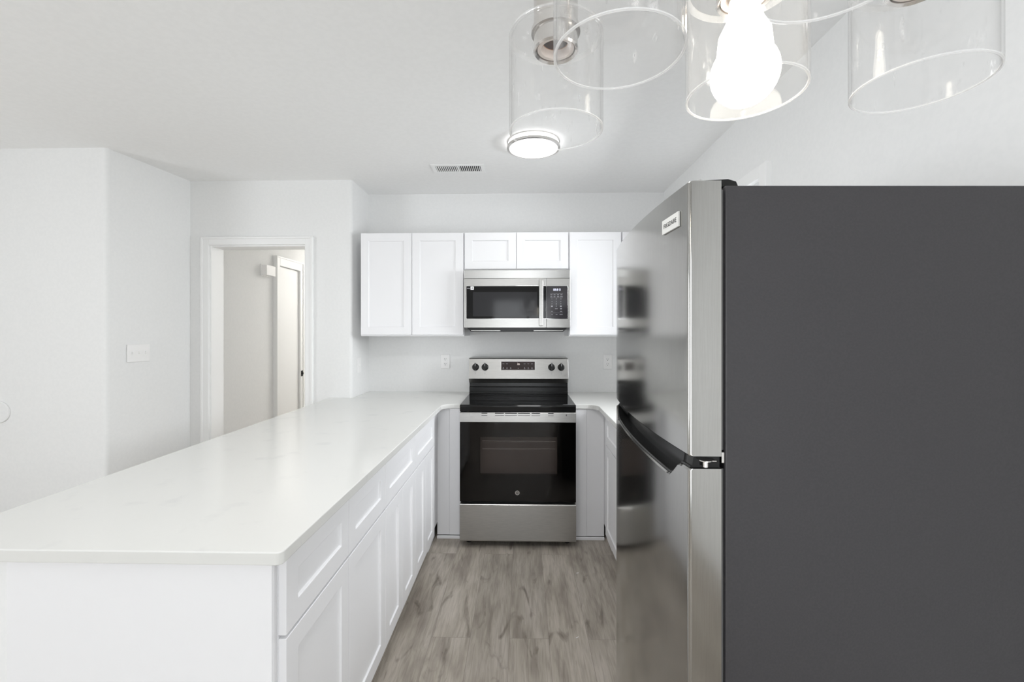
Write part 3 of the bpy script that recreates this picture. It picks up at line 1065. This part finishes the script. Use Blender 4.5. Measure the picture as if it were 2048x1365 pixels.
# added fill: unseen disc and area light over the near end of the peninsula
hl = thing('ceiling_light', 'unseen round ceiling light added as fill above the near end of the peninsula', 'ceiling light', (-.25, .95, CEIL))
obj('diffuser', lathe(bmesh.new(), [(.15, CEIL - .0005), (.15, CEIL - .03), (.12, CEIL - .036)], -.25, .95, 48), M_LED, hl, smooth=True)
ll = bpy.data.lights.new('peninsula_fill_light', 'AREA')
ll.shape = 'DISK'
ll.size = .28
ll.energy = 9
lo = bpy.data.objects.new('peninsula_fill_light', ll)
C.objects.link(lo)
lo.location = (-.25, .95, CEIL - .04)

# unseen lamp added to brighten the hallway
hl = thing('ceiling_light', 'unseen round ceiling light added to brighten the hallway beyond the doorway', 'ceiling light', (-1.65, 5.7, CEIL))
obj('diffuser', lathe(bmesh.new(), [(.14, CEIL - .0005), (.14, CEIL - .03), (.12, CEIL - .036)], -1.65, 5.7, 48), M_LED, hl, smooth=True)
ll = bpy.data.lights.new('hall_fill_light', 'AREA')
ll.shape = 'DISK'
ll.size = .26
ll.energy = 18
ll.color = (1, .97, .92)
lo = bpy.data.objects.new('hall_fill_light', ll)
C.objects.link(lo)
lo.location = (-1.65, 5.7, CEIL - .04)

# ------------------------------------------------------------------ chandelier
HX, HY = .200, .400
cn = thing('chandelier', 'nickel chandelier with clear glass cylinder shades, one bulb lit, hanging close above the camera', 'chandelier', (HX, HY, CEIL))
HZ = CAM_Z + .47
obj('ceiling_canopy', lathe(bmesh.new(), [(.065, CEIL - .0005), (.065, CEIL - .012), (.045, CEIL - .028), (.012, CEIL - .032)], HX, HY, 48), M_NICKEL, cn, smooth=True)
obj('stem', lathe(bmesh.new(), [(.006, CEIL - .03), (.006, HZ + .02)], HX, HY, 16), M_NICKEL, cn, smooth=True)
obj('hub', lathe(bmesh.new(), [(.010, HZ + .03), (.032, HZ + .02), (.032, HZ - .015), (.015, HZ - .025)], HX, HY, 32), M_NICKEL, cn, smooth=True)
ZB = CAM_Z + .222      # bottom of the glass
ZT = ZB + .108
R = .052
for i, (x, y) in enumerate(((.037, .497), (.077, .360), (.209, .424), (.360, .412), (.193, .275))):
    # arm
    d = Vector((x - HX, y - HY, 0))
    n = d.length
    path = [Vector((HX, HY, HZ)) + d * t_ + Vector((0, 0, .02 * math.sin(PI * t_))) for t_ in (0, .2, .4, .6, .8, 1)] if n > .05 else [Vector((HX, HY, HZ)), Vector((x, y, HZ))]
    path += [Vector((x, y, HZ - .02)), Vector((x, y, ZT + .07))]
    obj('arm', tube(bmesh.new(), path, .0055, 12), M_NICKEL, cn, smooth=True)
    # socket cup, hollow below
    prof = [(.0085, ZT + .080), (.0245, ZT + .074), (.0245, ZT + .0065), (.0272, ZT + .0055), (.0272, ZT + .0010), (.0243, ZT + .0005), (.0243, ZT - .0150), (.0250, ZT - .0175), (.0235, ZT - .0195),
            (.0215, ZT - .0175), (.0205, ZT + .020), (.004, ZT + .020)]
    s_ = obj('socket', lathe(bmesh.new(), prof, x, y, 48), M_NICKEL, cn, smooth=True)
    obj('socket_liner', lathe(bmesh.new(), [(.0204, ZT - .0165), (.0165, ZT - .0165), (.0150, ZT - .012), (.0150, ZT + .018), (.0204, ZT + .018)], x, y, 40, close=True), M_CERAMIC, s_, smooth=True)
    obj('socket_thread', lathe(bmesh.new(), [(.0148, ZT - .008), (.0138, ZT - .008), (.0138, ZT + .017), (.0148, ZT + .017)], x, y, 40, close=True), M_COPPER, s_, smooth=True)
    # clear glass cylinder, open at the bottom, flat top with a hole for the socket
    sh = lathe(bmesh.new(), [(.0255, ZT), (R - .004, ZT), (R, ZT - .004), (R, ZB + .001), (R - .0022, ZB + .001), (R - .0022, ZT - .005), (R - .005, ZT - .0022), (.0255, ZT - .0022)], x, y, 72, close=True)
    s_ = obj('glass_shade', sh, M_GLASS, cn, smooth=True)
    obj('shade_rim', lathe(bmesh.new(), [(R, ZB + .001), (R, ZB), (R - .0011, ZB - .0006), (R - .0022, ZB), (R - .0022, ZB + .001)], x, y, 72, close=True), M_RIM, s_, smooth=True)
    obj('shade_top_highlight', lathe(bmesh.new(), [(R + .0002, ZT - .004), (R - .0009, ZT - .0008), (R - .004, ZT + .0003), (R - .0022, ZT - .0025)], x, y, 72, close=True), M_TOPRIM, s_, smooth=True)  # ring added as a painted highlight on the glass edge
    if i == 2:
        bz = ZB + .0205
        prof = []
        for k in range(0, 13):
            a = math.radians(-90 + k * 10.5)
            prof.append((max(.0005, .030 * math.cos(a)), bz + .030 * math.sin(a)))
        prof += [(.0225, bz + .036), (.0165, bz + .048), (.0135, bz + .060), (.0132, bz + .068)]
        b_ = obj('light_bulb', lathe(bmesh.new(), prof, x, y, 48), M_BULB, cn, smooth=True)
        obj('screw_base', lathe(bmesh.new(), [(.0132, bz + .0682), (.0132, bz + .092), (.006, bz + .096)], x, y, 32), M_NICKEL, b_, smooth=True)

# two pale flecks of debris on the planks
for x, y, a, lab in ((0.251, 2.053, .6, 'tiny white splinter on the floor planks, nearer the picture bottom'), (0.320, 2.599, .3, 'tiny white splinter on the floor planks, nearer the stove')):
    f_ = prism(bmesh.new(), [(-.008, -.0012), (.007, -.0018), (.009, .0002), (-.006, .0016)], 'z', .0002, .0016)
    bmesh.ops.rotate(f_, verts=f_.verts[:], cent=(0, 0, 0), matrix=Matrix.Rotation(a, 3, 'Z'))
    bmesh.ops.translate(f_, verts=f_.verts[:], vec=(x, y, 0))
    tag(obj('splinter', f_, M_LABEL), lab, 'debris')
